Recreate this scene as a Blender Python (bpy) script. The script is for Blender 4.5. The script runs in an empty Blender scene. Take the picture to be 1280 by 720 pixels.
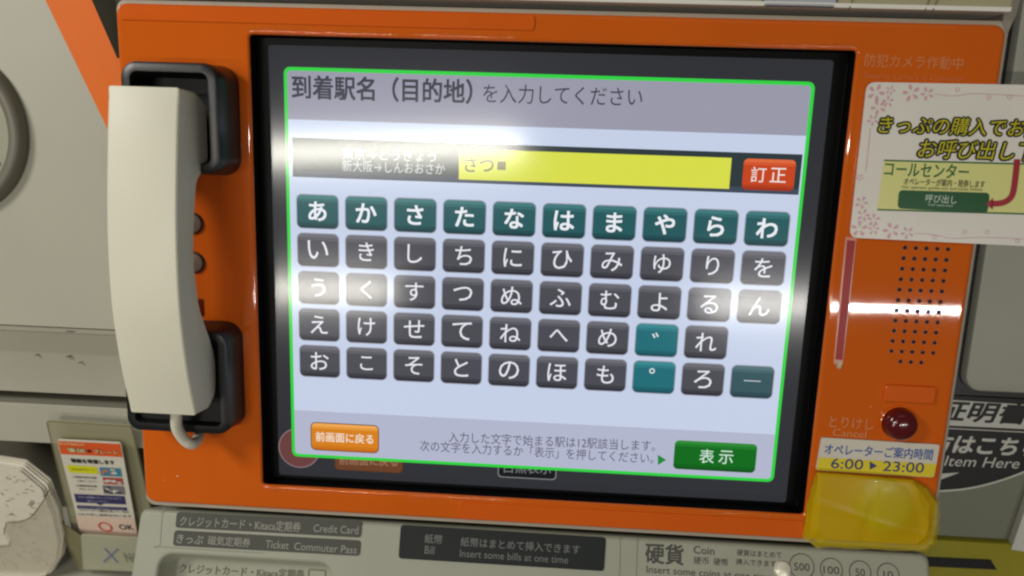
import bpy, bmesh, math, random
from mathutils import Matrix, Vector
random.seed(4)
SC = bpy.context.scene
COL = SC.collection

# ------------------------------------------------------------------ frames
# Panel frame: u right, v up the leaning front of the ticket machine, w out of it; w = 0 is the display surface.
TILT = math.radians(28)
ct, st = math.cos(TILT), math.sin(TILT)
W0 = Matrix(((1, 0, 0, 0), (0, st, -ct, 0), (0, ct, st, 1.2), (0, 0, 0, 1)))
# camera pose measured in the panel frame
CR = Matrix(((0.998053182207689, 0.03359227495824796, -0.052549068005384364),
             (-0.04240284155034227, 0.9833437153136587, -0.1767403083101971),
             (0.045736686735722454, 0.17862445693761092, 0.9828537321850992)))
CT = Vector((0.015653309049404558, 0.004246688584339009, -0.45621553283059796))
FPX = 900.0
CAM = -(CR.transposed() @ CT)

# ------------------------------------------------------------------ camera, world, lamps, exposure
cam_d = bpy.data.cameras.new('camera')
cam_d.sensor_width = 36.0
cam_d.lens = 36.0 * FPX / 1280.0
cam_d.clip_start = 0.01
cam_d.clip_end = 100
cam_o = bpy.data.objects.new('camera', cam_d)
COL.objects.link(cam_o)
cm = CR.transposed().to_4x4()
cm.translation = CAM
cam_o.matrix_world = W0 @ cm
SC.camera = cam_o
cam_d.dof.use_dof = True
cam_d.dof.focus_distance = 0.455
cam_d.dof.aperture_fstop = 5.6

world = bpy.data.worlds.new('World')
SC.world = world
world.use_nodes = True
bg = world.node_tree.nodes['Background']
bg.inputs[0].default_value = (1.0, 0.97, 0.92, 1)
bg.inputs[1].default_value = 0.055


def lamp(name, a, b, width, energy, color, target=None):
    """A fluorescent tube or an added lamp from a to b (world), facing the machine."""
    a, b = Vector(a), Vector(b)
    d = bpy.data.lights.new(name, 'AREA')
    d.shape = 'RECTANGLE'
    d.size = (b - a).length
    d.size_y = width
    d.energy = energy
    d.color = color
    o = bpy.data.objects.new(name, d)
    COL.objects.link(o)
    mid = (a + b) / 2
    x = (b - a).normalized()
    z = (mid - Vector(target or (0, 0, 1.2))).normalized()
    y = z.cross(x).normalized()
    z = x.cross(y)
    m = Matrix((x, y, z)).transposed().to_4x4()
    m.translation = mid
    o.matrix_world = m
    return o


WARM = (1.0, 0.975, 0.905)
lamp('ceiling_tube', (-1.435, -2.525, 2.6), (-0.137, -2.370, 2.6), 0.034, 17.5, (1.0, 0.97, 0.86), (-0.1, 0, 1.2))
lamp('ceiling_tube', (-2.373, -4.721, 2.6), (-1.113, -4.564, 2.6), 0.036, 21.0, (1.0, 0.97, 0.86), (-0.1, 0, 1.2))
lamp('ceiling_tube', (1.147, -4.55, 2.6), (2.93, -4.475, 2.6), 0.022, 26.0, (1.0, 0.97, 0.90), (0.1, 0, 1.2))

# unseen key lamp added at the upper left, below ceiling height
lamp('added_lamp', (-1.10, -0.56, 1.98), (-0.78, -0.32, 1.98), 0.26, 8.7, WARM, (-0.25, 0, 1.15))
lamp('added_lamp', (0.1, -0.7, 2.6), (1.0, -0.7, 2.6), 0.25, 0.3, WARM)  # weak unseen fill lamp added at the upper right

SC.view_settings.view_transform = 'Standard'
SC.view_settings.look = 'None'
SC.view_settings.exposure = 0.0
SC.view_settings.gamma = 1.0
SC.cycles.filter_width = 2.3
SC.cycles.max_bounces = 6
SC.cycles.use_denoising = True


# ------------------------------------------------------------------ materials
def lin(c):
    def f(x):
        x /= 255.0
        return x / 12.92 if x <= 0.04045 else ((x + 0.055) / 1.055) ** 2.4
    return (f(c[0]), f(c[1]), f(c[2]), 1.0)


MATS = {}


def mat(name, rgb, rough=0.45, metal=0.0, spec=0.5, noise=0.0, nscale=40.0, bump=0.0, bscale=900.0, alpha=1.0,
        coat=0.0, trans=0.0):
    """Principled paint or plastic; rgb is the surface's own colour (sRGB), with faint mottling."""
    if name in MATS:
        return MATS[name]
    m = bpy.data.materials.new(name)
    m.use_nodes = True
    nt = m.node_tree
    p = nt.nodes['Principled BSDF']
    base = lin(rgb)
    p.inputs['Base Color'].default_value = base
    p.inputs['Roughness'].default_value = rough
    p.inputs['Metallic'].default_value = metal
    p.inputs['Specular IOR Level'].default_value = spec
    p.inputs['Alpha'].default_value = alpha
    p.inputs['Coat Weight'].default_value = coat
    p.inputs['Transmission Weight'].default_value = trans
    if noise or bump:
        tc = nt.nodes.new('ShaderNodeTexCoord')
    if noise:
        n = nt.nodes.new('ShaderNodeTexNoise')
        n.inputs['Scale'].default_value = nscale
        n.inputs['Detail'].default_value = 6
        nt.links.new(tc.outputs['Object'], n.inputs['Vector'])
        r = nt.nodes.new('ShaderNodeMapRange')
        r.inputs['From Min'].default_value = 0.3
        r.inputs['From Max'].default_value = 0.7
        r.inputs['To Min'].default_value = 1 - noise
        r.inputs['To Max'].default_value = 1 + noise
        nt.links.new(n.outputs['Fac'], r.inputs['Value'])
        mx = nt.nodes.new('ShaderNodeMix')
        mx.data_type = 'RGBA'
        mx.blend_type = 'MULTIPLY'
        mx.inputs['Factor'].default_value = 1.0
        mx.inputs['A'].default_value = base
        nt.links.new(r.outputs['Result'], mx.inputs['B'])
        nt.links.new(mx.outputs['Result'], p.inputs['Base Color'])
        r2 = nt.nodes.new('ShaderNodeMapRange')
        r2.inputs['To Min'].default_value = max(0.02, rough - 0.5 * noise)
        r2.inputs['To Max'].default_value = rough + 0.5 * noise
        nt.links.new(n.outputs['Fac'], r2.inputs['Value'])
        nt.links.new(r2.outputs['Result'], p.inputs['Roughness'])
    if bump:
        n2 = nt.nodes.new('ShaderNodeTexNoise')
        n2.inputs['Scale'].default_value = bscale
        n2.inputs['Detail'].default_value = 3
        nt.links.new(tc.outputs['Object'], n2.inputs['Vector'])
        b = nt.nodes.new('ShaderNodeBump')
        b.inputs['Strength'].default_value = bump
        b.inputs['Distance'].default_value = 0.001
        nt.links.new(n2.outputs['Fac'], b.inputs['Height'])
        nt.links.new(b.outputs['Normal'], p.inputs['Normal'])
    MATS[name] = m
    return m


SCREEN_ROUGH = 0.122
SCREEN_GAIN = 1.0


def lit(rgb):
    """A colour shown by the lit display, under its slightly matt anti-glare face."""
    key = 'display_%d_%d_%d' % tuple(rgb)
    if key in MATS:
        return MATS[key]
    m = bpy.data.materials.new(key)
    m.use_nodes = True
    p = m.node_tree.nodes['Principled BSDF']
    p.inputs['Base Color'].default_value = (0.006, 0.006, 0.007, 1)
    p.inputs['Roughness'].default_value = SCREEN_ROUGH
    p.inputs['Specular IOR Level'].default_value = 0.5
    p.inputs['Emission Color'].default_value = lin(rgb)
    p.inputs['Emission Strength'].default_value = SCREEN_GAIN
    MATS[key] = m
    return m


# ------------------------------------------------------------------ geometry helpers
def ray(x, y):
    return CR.transposed() @ Vector(((x - 640) / FPX, -(y - 360) / FPX, -1.0))


def at(x, y, w=0.0, F=None):
    """Where the sight line of photo pixel (x, y) meets height w of frame F; gives F's own (x, y)."""
    if F is None:
        F = Matrix.Identity(4)
    G = F.inverted()
    o = G @ CAM
    d = G.to_3x3() @ ray(x, y)
    s = (w - o.z) / d.z
    p = o + s * d
    return Vector((p.x, p.y))


class MB:
    def __init__(self):
        self.v, self.f, self.m = [], [], []

    def add(self, pts):
        n = len(self.v)
        self.v += [tuple(p) for p in pts]
        return list(range(n, len(self.v)))

    def face(self, idx, m=0):
        self.f.append(list(idx))
        self.m.append(m)

    def poly(self, pts2, w, m=0):
        self.face(self.add([(p[0], p[1], w) for p in pts2]), m)

    def loft(self, loops, m=0, cap0=False, cap1=True, closed=True, mats=None):
        ids = [self.add(l) for l in loops]
        n = len(ids[0])
        for k, (a, b) in enumerate(zip(ids, ids[1:])):
            for i in range(n if closed else n - 1):
                j = (i + 1) % n
                self.face((a[i], a[j], b[j], b[i]), mats[k] if mats else m)
        if cap0:
            self.face(ids[0][::-1], m)
        if cap1:
            self.face(ids[-1], m)
        return ids

    def prism(self, pts2, w0, w1, m=0):
        """Plate with outline pts2 from w0 (back) to w1 (front)."""
        self.loft([[(p[0], p[1], w0) for p in pts2], [(p[0], p[1], w1) for p in pts2]], m, cap0=True, cap1=True)

    def box(self, x0, y0, z0, x1, y1, z1, m=0):
        self.prism([(x0, y0), (x1, y0), (x1, y1), (x0, y1)], z0, z1, m)

    def mesh(self, name, mats, smooth=None):
        me = bpy.data.meshes.new(name)
        me.from_pydata(self.v, [], self.f)
        for mm in mats:
            me.materials.append(mm)
        for p, k in zip(me.polygons, self.m):
            p.material_index = k
        me.update()
        bm = bmesh.new()
        bm.from_mesh(me)
        bmesh.ops.remove_doubles(bm, verts=bm.verts, dist=1e-7)
        bmesh.ops.recalc_face_normals(bm, faces=bm.faces) if smooth is not None else None
        bm.to_mesh(me)
        bm.free()
        if smooth is not None:
            me.shade_smooth()
            me.set_sharp_from_angle(angle=math.radians(smooth))
        return me


def link(name, me, parent=None, local=None):
    o = bpy.data.objects.new(name, me)
    COL.objects.link(o)
    if parent is not None:
        o.parent = parent
    if local is not None:
        o.matrix_local = local
    return o


def part(name, mb, mats, parent=None, local=None, smooth=None, label=None):
    if not isinstance(mats, (list, tuple)):
        mats = [mats]
    o = link(name, mb.mesh(name, mats, smooth), parent, local)
    if label:
        o['label'] = label
    return o


def thing(name, label, cat, F=None, group=None):
    o = bpy.data.objects.new(name, None)
    COL.objects.link(o)
    o.empty_display_size = 0.05
    o.matrix_world = W0 @ (F if F is not None else Matrix.Identity(4))
    o['label'] = label
    o['category'] = cat
    if group:
        o['group'] = group
    return o


def rr(x0, y0, x1, y1, r, n=6):
    """Rounded rectangle, anticlockwise."""
    if x0 > x1: x0, x1 = x1, x0
    if y0 > y1: y0, y1 = y1, y0
    r = max(1e-5, min(r, (x1 - x0) / 2 - 1e-6, (y1 - y0) / 2 - 1e-6))
    pts = []
    for cx, cy, a0 in ((x1 - r, y1 - r, 0), (x0 + r, y1 - r, 90), (x0 + r, y0 + r, 180), (x1 - r, y0 + r, 270)):
        for k in range(n + 1):
            a = math.radians(a0 + 90 * k / n)
            pts.append((cx + r * math.cos(a), cy + r * math.sin(a)))
    return pts


def quad_round(c, r, n=4):
    """Rounded version of a convex polygon given anticlockwise or clockwise."""
    c = [Vector(p) for p in c]
    out = []
    for i in range(len(c)):
        p, a, b = c[i], c[i - 1], c[(i + 1) % len(c)]
        da, db = (a - p).normalized(), (b - p).normalized()
        q0, q1 = p + da * r, p + db * r
        for k in range(n + 1):
            t = k / n
            out.append(q0 * (1 - t) ** 2 + p * 2 * t * (1 - t) + q1 * t ** 2)
    area = sum(out[i].x * out[(i + 1) % len(out)].y - out[(i + 1) % len(out)].x * out[i].y for i in range(len(out)))
    return out if area > 0 else out[::-1]


def clip(poly, y0, y1):
    for sgn, lim in ((1, y0), (-1, -y1)):
        out = []
        for i in range(len(poly)):
            a, b = poly[i], poly[(i + 1) % len(poly)]
            ia, ib = sgn * a[1] >= lim, sgn * b[1] >= lim
            if ia: out.append(a)
            if ia != ib:
                t = (lim - sgn * a[1]) / (sgn * b[1] - sgn * a[1])
                out.append((a[0] + t * (b[0] - a[0]), a[1] + t * (b[1] - a[1])))
        poly = out
    return poly


def circle(cx, cy, r, n=32):
    return [(cx + r * math.cos(2 * math.pi * k / n), cy + r * math.sin(2 * math.pi * k / n)) for k in range(n)]


def ring(mb, cx, cy, r0, r1, w, m=0, n=36):
    a = mb.add([(x, y, w) for x, y in circle(cx, cy, r0, n)])
    b = mb.add([(x, y, w) for x, y in circle(cx, cy, r1, n)])
    for i in range(n):
        j = (i + 1) % n
        mb.face((a[i], b[i], b[j], a[j]), m)


def strip(mb, pts, width, w, m=0):
    """A flat line of the given width along pts."""
    pts = [Vector(p) for p in pts]
    L, R = [], []
    for i, p in enumerate(pts):
        d = (pts[min(i + 1, len(pts) - 1)] - pts[max(i - 1, 0)]).normalized()
        nrm = Vector((-d.y, d.x)) * width / 2
        L.append((p.x + nrm.x, p.y + nrm.y, w))
        R.append((p.x - nrm.x, p.y - nrm.y, w))
    a, b = mb.add(L), mb.add(R)
    for i in range(len(pts) - 1):
        mb.face((b[i], b[i + 1], a[i + 1], a[i]), m)


def tube(mb, path, r, n=12, m=0):
    path = [Vector(p) for p in path]
    loops = []
    ref = Vector((0.3, 0.2, 1)).normalized()
    for i, p in enumerate(path):
        d = (path[min(i + 1, len(path) - 1)] - path[max(i - 1, 0)]).normalized()
        a = d.cross(ref).normalized()
        b = d.cross(a)
        loops.append([p + (a * math.cos(2 * math.pi * k / n) + b * math.sin(2 * math.pi * k / n)) * r for k in range(n)])
    mb.loft(loops, m, cap0=True, cap1=True)


def smooth_path(pts, sub=6):
    P = [Vector(p) for p in pts]
    P = [P[0] * 2 - P[1]] + P + [P[-1] * 2 - P[-2]]
    out = []
    for i in range(1, len(P) - 2):
        for k in range(sub):
            t = k / sub
            a, b, c, d = P[i - 1], P[i], P[i + 1], P[i + 2]
            out.append(0.5 * (2 * b + (c - a) * t + (2 * a - 5 * b + 4 * c - d) * t * t + (3 * b - a - 3 * c + d) * t ** 3))
    out.append(P[-2])
    return out


GLYPH = {}


def glyphs(s, bold=0.0, spacing=1.0):
    """Vertices and faces of a line of lettering, normalised to a unit box."""
    key = (s, bold, spacing)
    if key in GLYPH:
        return GLYPH[key]
    c = bpy.data.curves.new('lettering', 'FONT')
    c.body = s
    c.offset = bold
    c.resolution_u = 3
    c.space_character = spacing
    o = bpy.data.objects.new('lettering', c)
    COL.objects.link(o)
    dg = bpy.context.evaluated_depsgraph_get()
    me = bpy.data.meshes.new_from_object(o.evaluated_get(dg))
    vs = [(v.co.x, v.co.y) for v in me.vertices]
    fs = [list(p.vertices) for p in me.polygons]
    bpy.data.objects.remove(o)
    bpy.data.curves.remove(c)
    bpy.data.meshes.remove(me)
    x0, x1 = min(v[0] for v in vs), max(v[0] for v in vs)
    y0, y1 = min(v[1] for v in vs), max(v[1] for v in vs)
    g = ([((v[0] - x0) / (x1 - x0), (v[1] - y0) / (y1 - y0) - 0.5) for v in vs], fs, (x1 - x0) / (y1 - y0))
    GLYPH[key] = g
    return g


def write(mb, s, p0, p1, h, w, m=0, bold=0.0, shear=0.0, spacing=1.0, rings=1):
    """Lettering between two points of a frame; p0, p1 are the middles of its left and right ends, h its height.
    Heavier strokes are the same letters laid down again, shifted by a share (bold) of their height."""
    vs, fs, asp = glyphs(s, 0.0, spacing)
    p0, p1 = Vector(p0), Vector(p1)
    d = p1 - p0
    t = d.normalized()
    n = Vector((-t.y, t.x))
    if bold > 0.003:
        k = 4 if bold < 0.03 else 8
        offs = [(math.cos(2 * math.pi * (i + 0.5) / k), math.sin(2 * math.pi * (i + 0.5) / k)) for i in range(k)]
    else:
        offs = [(0, 0)]
    for q, (ox, oy) in enumerate(offs):
        c = (t * ox + n * oy) * (h * bold * 1.15)
        wq = w + q * 0.000006
        ids = mb.add([((p0 + c + d * x + n * (h * y) + t * (shear * h * y))[:] + (wq,)) for x, y in vs])
        for f in fs:
            mb.face([ids[i] for i in f], m)


def wr(mb, s, x0, y0, x1, y1, hpx, w, m=0, F=None, **k):
    """write() with its ends and height measured on the photograph and laid on the surface w of frame F."""
    a, b = at(x0, y0, w, F), at(x1, y1, w, F)
    sc = (at((x0 + x1) / 2, (y0 + y1) / 2 - hpx / 2, w, F) - at((x0 + x1) / 2, (y0 + y1) / 2 + hpx / 2, w, F)).length
    write(mb, s, a, b, sc, w, m, **k)


# ------------------------------------------------------------------ surface materials
ORANGE = mat('orange_paint', (216, 99, 22), 0.035, noise=0.03, nscale=22)
ORANGE_LID = mat('orange_plastic', (222, 98, 26), 0.1, spec=0.4, noise=0.02, nscale=30)
BLACK = mat('black_plastic', (26, 26, 29), 0.38, noise=0.05, bump=0.05)
CUPSHADE = mat('cradle_inside_shade', (14, 14, 15), 0.5, spec=0.3)  # darker copy of the cradle plastic, the cups' inner shade in its colour
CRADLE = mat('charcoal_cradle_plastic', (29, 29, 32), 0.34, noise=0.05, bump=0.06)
BEZEL = mat('black_bezel', (6, 6, 7), 0.45, spec=0.12)
DARK = mat('dark_body_metal', (38, 36, 32), 0.55, noise=0.06)
TRIM = mat('grey_trim_plastic', (168, 158, 140), 0.5, noise=0.05)
CONSOLE = mat('pale_grey_paint', (164, 165, 148), 0.5, noise=0.045, nscale=14, bump=0.12, bscale=1300)
CREAM = mat('cream_handset_plastic', (224, 220, 200), 0.42, noise=0.03, nscale=12, bump=0.08, bscale=1100)
PAPER = mat('white_paper', (216, 209, 194), 0.5, noise=0.03, nscale=25)
WALLG = mat('grey_white_enamel', (172, 169, 153), 0.5, noise=0.05, nscale=9, bump=0.1, bscale=700)
WALLD = mat('grey_enamel_ledge', (154, 149, 132), 0.55, noise=0.09, nscale=22, bump=0.12, bscale=600)
SIDEG = mat('grey_side_paint', (178, 178, 165), 0.5, noise=0.05, nscale=10, bump=0.1)
LIPSHEEN = mat('lip_metal_sheen', (244, 242, 232), 0.2)  # the metal lip's bright sheen put into a near-white colour
WHITEP = mat('white_print', (215, 213, 205), 0.5)
BLACKP = mat('black_print', (18, 18, 20), 0.45)


# ================================================================== the setting
mb = MB()
mb.box(-3, -3, -0.62, 3, 3, -0.6)
room = link('wall', mb.mesh('wall', [mat('station_wall_paint', (120, 116, 104), 0.7, noise=0.05, nscale=4)]))
room.matrix_world = Matrix.Translation((0, 0.9, 1.2)) @ Matrix.Rotation(math.radians(90), 4, 'X')
room['kind'] = 'structure'
mb = MB()
mb.box(-4, -4, -0.02, 4, 1.5, 0.0)
floor = link('floor', mb.mesh('floor', [mat('grey_floor_tile', (110, 106, 98), 0.4, noise=0.1, nscale=3)]))
floor['kind'] = 'structure'

# ================================================================== the ticket machine
PW = 0.014                                      # height of the orange face over the display
machine = thing('ticket_machine', 'orange fronted ticket vending machine with a lit touch screen of kana keys', 'ticket machine')

# orange face with its opening, rolled edges
mb = MB()
N = 8
OX0, OX1, OY0, OY1 = -0.1755, 0.1768, -0.1417, 0.1431
PX0, PX1, PY0, PY1 = -0.2557, 0.2575, -0.1588, 0.1590


def outer(d, w): return [(x, y, w) for x, y in rr(PX0 + d, PY0 + d, PX1 - d, PY1 - d, 0.007 - d, N)]


def inner(d, w): return [(x, y, w) for x, y in rr(OX0 - d, OY0 - d, OX1 + d, OY1 + d, 0.0022 + d, N)]


mb.loft([outer(0, PW - 0.0060), outer(0, PW - 0.0020), outer(0.0003, PW - 0.0010), outer(0.0011, PW - 0.0003), outer(0.0024, PW), outer(0.0028, PW),
         inner(0.0020, PW), inner(0.0016, PW), inner(0.0007, PW - 0.0003), inner(0.0002, PW - 0.0008), inner(0, PW - 0.0016)], cap1=False)
part('face_panel', mb, ORANGE, machine, smooth=40)

# black recess round the display
mb = MB()
mb.loft([inner(-0.0001, PW - 0.0015), inner(0.0004, 0.0012), inner(0.0000, 0.0008),
         [(x, y, 0.0006) for x, y in rr(-0.1692, -0.1402, 0.1692, 0.1392, 0.002, N)]], cap1=False)
part('screen_bezel', mb, BEZEL, machine, smooth=30)

# raised orange cover strips and blank
mb = MB()
a, b = at(150, 25, PW), at(668, 38, PW)
mb.loft([[(x, y, w) for x, y in rr(a.x + d, a.y + d, b.x - d, PY1 - 0.0012 - d, 0.002, 4)] for d, w in ((0, PW - 0.001), (0, PW + 0.0006), (0.0003, PW + 0.0009), (0.0007, PW + 0.0009))], cap1=True)
part('cover_strip', mb, ORANGE_LID, machine, smooth=40)
mb = MB()
a, b = at(573, 626, PW), at(1004, 665, PW)
mb.loft([[(x, y, w) for x, y in rr(a.x + d, PY0 + 0.0015 + d, b.x - d, -0.1455 - d, 0.0015, 4)] for d, w in ((0, PW - 0.001), (0, PW + 0.0005), (0.0003, PW + 0.0008), (0.0007, PW + 0.0008))], cap1=True)
part('cover_strip', mb, ORANGE_LID, machine, smooth=40)
mb = MB()
a, b = at(1105, 480, PW), at(1166, 504, PW)
mb.loft([[(x, y, w) for x, y in rr(a.x + d, b.y + d, b.x - d, a.y - d, 0.001, 4)] for d, w in ((0, PW - 0.001), (0, PW + 0.0014), (0.0006, PW + 0.002), (0.001, PW + 0.002))], cap1=True)
part('blank_cover', mb, ORANGE_LID, machine, smooth=40)

# grey trim plate behind the face, seen as a thin rim
mb = MB()
to = rr(PX0 - 0.0004, PY0 - 0.0026, PX1 + 0.0018, PY1 + 0.0022, 0.006, N)
ti = rr(-0.19, -0.15, 0.19, 0.15, 0.003, N)
mb.loft([[(x, y, PW - 0.02) for x, y in to], [(x, y, PW - 0.0022) for x, y in to], [(x, y, PW - 0.0022) for x, y in rr(PX0 + 0.004, PY0 + 0.004, PX1 - 0.004, PY1 - 0.004, 0.003, N)], [(x, y, PW - 0.009) for x, y in ti]], cap1=False)
part('trim_frame', mb, TRIM, machine, smooth=40)

# ---------------- display
mb = MB()
mb.prism(rr(-0.1712, -0.1422, 0.1712, 0.1412, 0.002), -0.006, 0.0)
screen = part('screen', mb, lit((46, 47, 52)), machine)

UX0, UX1, UY0, UY1 = -0.16, 0.16, -0.1266, 0.1266
mb = MB()
mb.poly(rr(UX0, UY0, UX1, UY1, 0.004), 0.0003, 0)
bw = 0.0022
IX0, IX1, IY0, IY1 = UX0 + bw, UX1 - bw, UY0 + bw, UY1 - bw
inn = rr(IX0, IY0, IX1, IY1, 0.0022)
hy, fy = at(640, 158, 0).y, at(640, 526, 0).y
mb.poly(clip(inn, hy, 1), 0.0005, 1)
mb.poly(clip(inn, fy, hy), 0.0005, 2)
mb.poly(clip(inn, -1, fy), 0.0005, 3)
part('popup_window', mb, [lit((48, 208, 66)), lit((152, 152, 169)), lit((196, 207, 230)), lit((178, 182, 205))], screen)


def ui_text(name, rows, rgb, w=0.0011, **k):
    mb = MB()
    for s, x0, y0, x1, y1, h, b in rows:
        wr(mb, s, x0, y0, x1, y1, h, w, bold=b, **k)
    return part(name, mb, lit(rgb), screen)


ui_text('heading_text', [('到着駅名（目的地）', 365, 108.5, 590, 114.5, 30, 0.024), ('を入力してください', 604, 116.5, 803, 121.5, 24, -0.004)], (58, 58, 70))

# entry bar
bx0, bx1 = at(366, 200).x, at(1000, 220).x
by1, by0 = at(760, 185).y, at(760, 235).y
mb = MB()
mb.poly([(bx0, by0), (bx1, by0), (bx1, by1), (bx0, by1)], 0.0007)
mb.poly([(bx0, by0), (bx1, by0), (bx1, by0 + 0.0035), (bx0, by0 + 0.0035)], 0.00075, 1)
part('entry_bar', mb, [lit((44, 56, 60)), lit((62, 72, 88))], screen)
mb = MB()
a, b = at(574, 205).x, at(912.5, 217).x
t_, l_ = at(740, 191.5).y, at(740, 230).y
mb.poly([(a, l_), (b, l_), (b, t_), (a, t_)], 0.0009)
part('entry_field', mb, lit((214, 220, 72)), screen)
mb = MB()
wr(mb, 'さつ', 581, 205, 617, 206.5, 19, 0.0011, bold=0.02)
p = at(627, 207)
mb.poly([(p.x - 0.0026, p.y - 0.0026), (p.x + 0.0026, p.y - 0.0026), (p.x + 0.0026, p.y + 0.0026), (p.x - 0.0026, p.y + 0.0026)], 0.0011)
part('entry_text', mb, lit((112, 108, 60)), screen)
ui_text('hint_text', [('東京→とうきょう', 428, 192, 545, 196, 14, 0), ('新大阪→しんおおさか', 428, 207, 556, 211.5, 14.5, 0)], (205, 210, 214))


def button(name, x0, y0, x1, y1, w, r, cols, glyph=None, parent=screen, edge=None):
    """A button drawn on the display: lighter upper lip, body, darker lower lip, lettering."""
    mb = MB()
    o = rr(x0, y0, x1, y1, r, 6)
    h = abs(y1 - y0)
    lo, hi = min(y0, y1), max(y0, y1)
    if edge:
        d = 0.0006
        mb.poly(rr(min(x0, x1) - d, lo - d, max(x0, x1) + d, hi + d, r + d, 6), w - 0.0001, 4)
    mb.poly(clip(o, hi - 0.11 * h, hi), w, 1)
    mb.poly(clip(o, hi - 0.20 * h, hi - 0.11 * h), w, 5)
    mb.poly(clip(o, lo + 0.17 * h, hi - 0.20 * h), w, 0)
    mb.poly(clip(o, lo + 0.08 * h, lo + 0.17 * h), w, 6)
    mb.poly(clip(o, lo, lo + 0.08 * h), w, 2)
    if glyph:
        for s, g0, g1, gh, b in glyph:
            write(mb, s, g0, g1, gh, w + 0.0003, 3, bold=b)
    mid = [[(p * 0.5 + q * 0.5) for p, q in zip(cols[0], cols[k])] for k in (1, 2)]
    ms = [lit(c) for c in cols[:4]] + [lit(edge or cols[2])] + [lit([round(v) for v in c]) for c in mid]
    part(name, mb, ms, parent)


# the kana keys
KU, KV, KA, KB = -0.14003, 0.03878, 0.0311, 0.02449
rows = ['あかさたなはまやらわ', 'いきしちにひみゆりを', 'うくすつぬふむよるん', 'えけせてねへめ゛れ ', 'おこそとのほも゜ろー']
GREY = [(74, 74, 82), (106, 106, 114), (46, 46, 54), (226, 228, 236)]
TEAL = [(34, 88, 92), (62, 120, 122), (22, 60, 66), (232, 236, 242)]
CYAN = [(30, 108, 118), (56, 136, 144), (20, 80, 90), (226, 232, 238)]
SLATE = [(52, 84, 92), (80, 112, 118), (36, 62, 70), (190, 200, 204)]
for r_, line in enumerate(rows):
    for c_, ch in enumerate(line):
        if ch == ' ':
            continue
        x, y = KU + c_ * KA, KV - r_ * KB
        cols = TEAL if r_ == 0 else CYAN if ch in '゛゜' else SLATE if ch == 'ー' else GREY
        gh, gw, gx, gy = 0.0118, None, 0, 0
        g = glyphs(ch)
        if ch == '゛':
            gh, gx, gy = 0.0036, -0.0010, 0.0030
        elif ch == '゜':
            gh, gx, gy = 0.0036, -0.0015, 0.0040
        elif ch == 'ー':
            gh, gy = 0.0007, 0.0005
        elif ch == 'へ':
            gh = 0.0078
        elif ch in 'こつ':
            gh = 0.0092
        gw = 0.0105 if ch == 'ー' else gh * g[2]
        if gw > 0.0132:
            gh *= 0.0132 / gw
            gw = 0.0132
        button('on_screen_key', x - 0.0131, y - 0.0104, x + 0.0131, y + 0.0104, 0.0008, 0.0032, cols,
               [(ch, (x - gw / 2 + gx, y + gy + 0.0003), (x + gw / 2 + gx, y + gy + 0.0003), gh, 0.028 if r_ == 0 else 0.004)],
               edge=(150, 152, 168))


def px_button(name, x0, y0, x1, y1, w, r, cols, txt, edge=None):
    """Button from the photo corners (x0, y0)-(x1, y1) of its middle lines."""
    ym, xm = (y0 + y1) / 2, (x0 + x1) / 2
    l, r2 = at(x0, ym).x, at(x1, ym).x
    t, b = at(xm, y0).y, at(xm, y1).y
    g = [(s, (at(gx0, ym).x, (t + b) / 2), (at(gx1, ym).x, (t + b) / 2), gh * 0.00048, bo) for s, gx0, gx1, gh, bo in txt]
    button(name, l, b, r2, t, w, r, cols, g, edge=edge)


px_button('delete_button', 928, 199, 993, 238, 0.0009, 0.0028, [(196, 68, 26), (222, 104, 60), (160, 48, 18), (236, 226, 220)],
          [('訂', 938, 957, 19, 0.005), ('正', 962, 982, 18, 0.005)])
px_button('back_button', 390, 530, 473, 563, 0.0009, 0.003, [(214, 128, 24), (238, 168, 84), (196, 106, 14), (240, 226, 206)],
          [('前画面に戻る', 395.5, 467, 14, 0.014)], edge=(96, 60, 30))
px_button('show_button', 842, 552, 945, 588, 0.0009, 0.003, [(8, 106, 24), (44, 138, 50), (6, 84, 18), (196, 226, 206)],
          [('表', 874, 892, 20, 0.008), ('示', 898, 916, 19, 0.008)])
ui_text('instruction_text', [('入力した文字で始まる駅は12駅該当します。', 561, 546, 819, 557.5, 13.5, 0), ('次の文字を入力するか「表示」を押してください。', 525, 557, 817, 573, 13.5, 0)], (84, 84, 98))
mb = MB()
mb.poly([at(822, 567.5), at(822, 580.5), at(832.5, 574)][::1], 0.0011)
part('arrow_mark', mb, lit((26, 136, 60)), screen)
# dimmed buttons of the page under the pop-up
p = at(374, 560)
mb = MB()
mb.poly(circle(p.x, p.y, 0.0142), 0.0001, 1)
mb.poly(circle(p.x, p.y, 0.0134), 0.00015, 0)
part('dimmed_button', mb, [lit((104, 62, 60)), lit((132, 112, 116))], screen)
a, b = at(419, 560), at(503, 591)
mb = MB()
mb.poly(rr(a.x - 0.0005, b.y - 0.0005, b.x + 0.0005, a.y, 0.003), 0.0001, 1)
mb.poly(rr(a.x, b.y, b.x, a.y, 0.003), 0.00015, 0)
wr(mb, '前画面に戻る', 424, 573.5, 497, 576.5, 14, 0.0002, 2, bold=0.014)
part('dimmed_button', mb, [lit((104, 62, 36)), lit((70, 46, 30)), lit((150, 110, 84))], screen)
a, b = at(624, 572), at(694, 599)
mb = MB()
mb.poly(rr(a.x - 0.0007, b.y - 0.0007, b.x + 0.0007, a.y, 0.0028), 0.0001, 1)
mb.poly(rr(a.x, b.y, b.x, a.y, 0.0025), 0.00015, 0)
wr(mb, '白黒表示', 630, 583.5, 689, 585.5, 15, 0.0002, 2, bold=0.006)
part('dimmed_button', mb, [lit((16, 20, 22)), lit((124, 126, 128)), lit((112, 114, 116))], screen)

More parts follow.
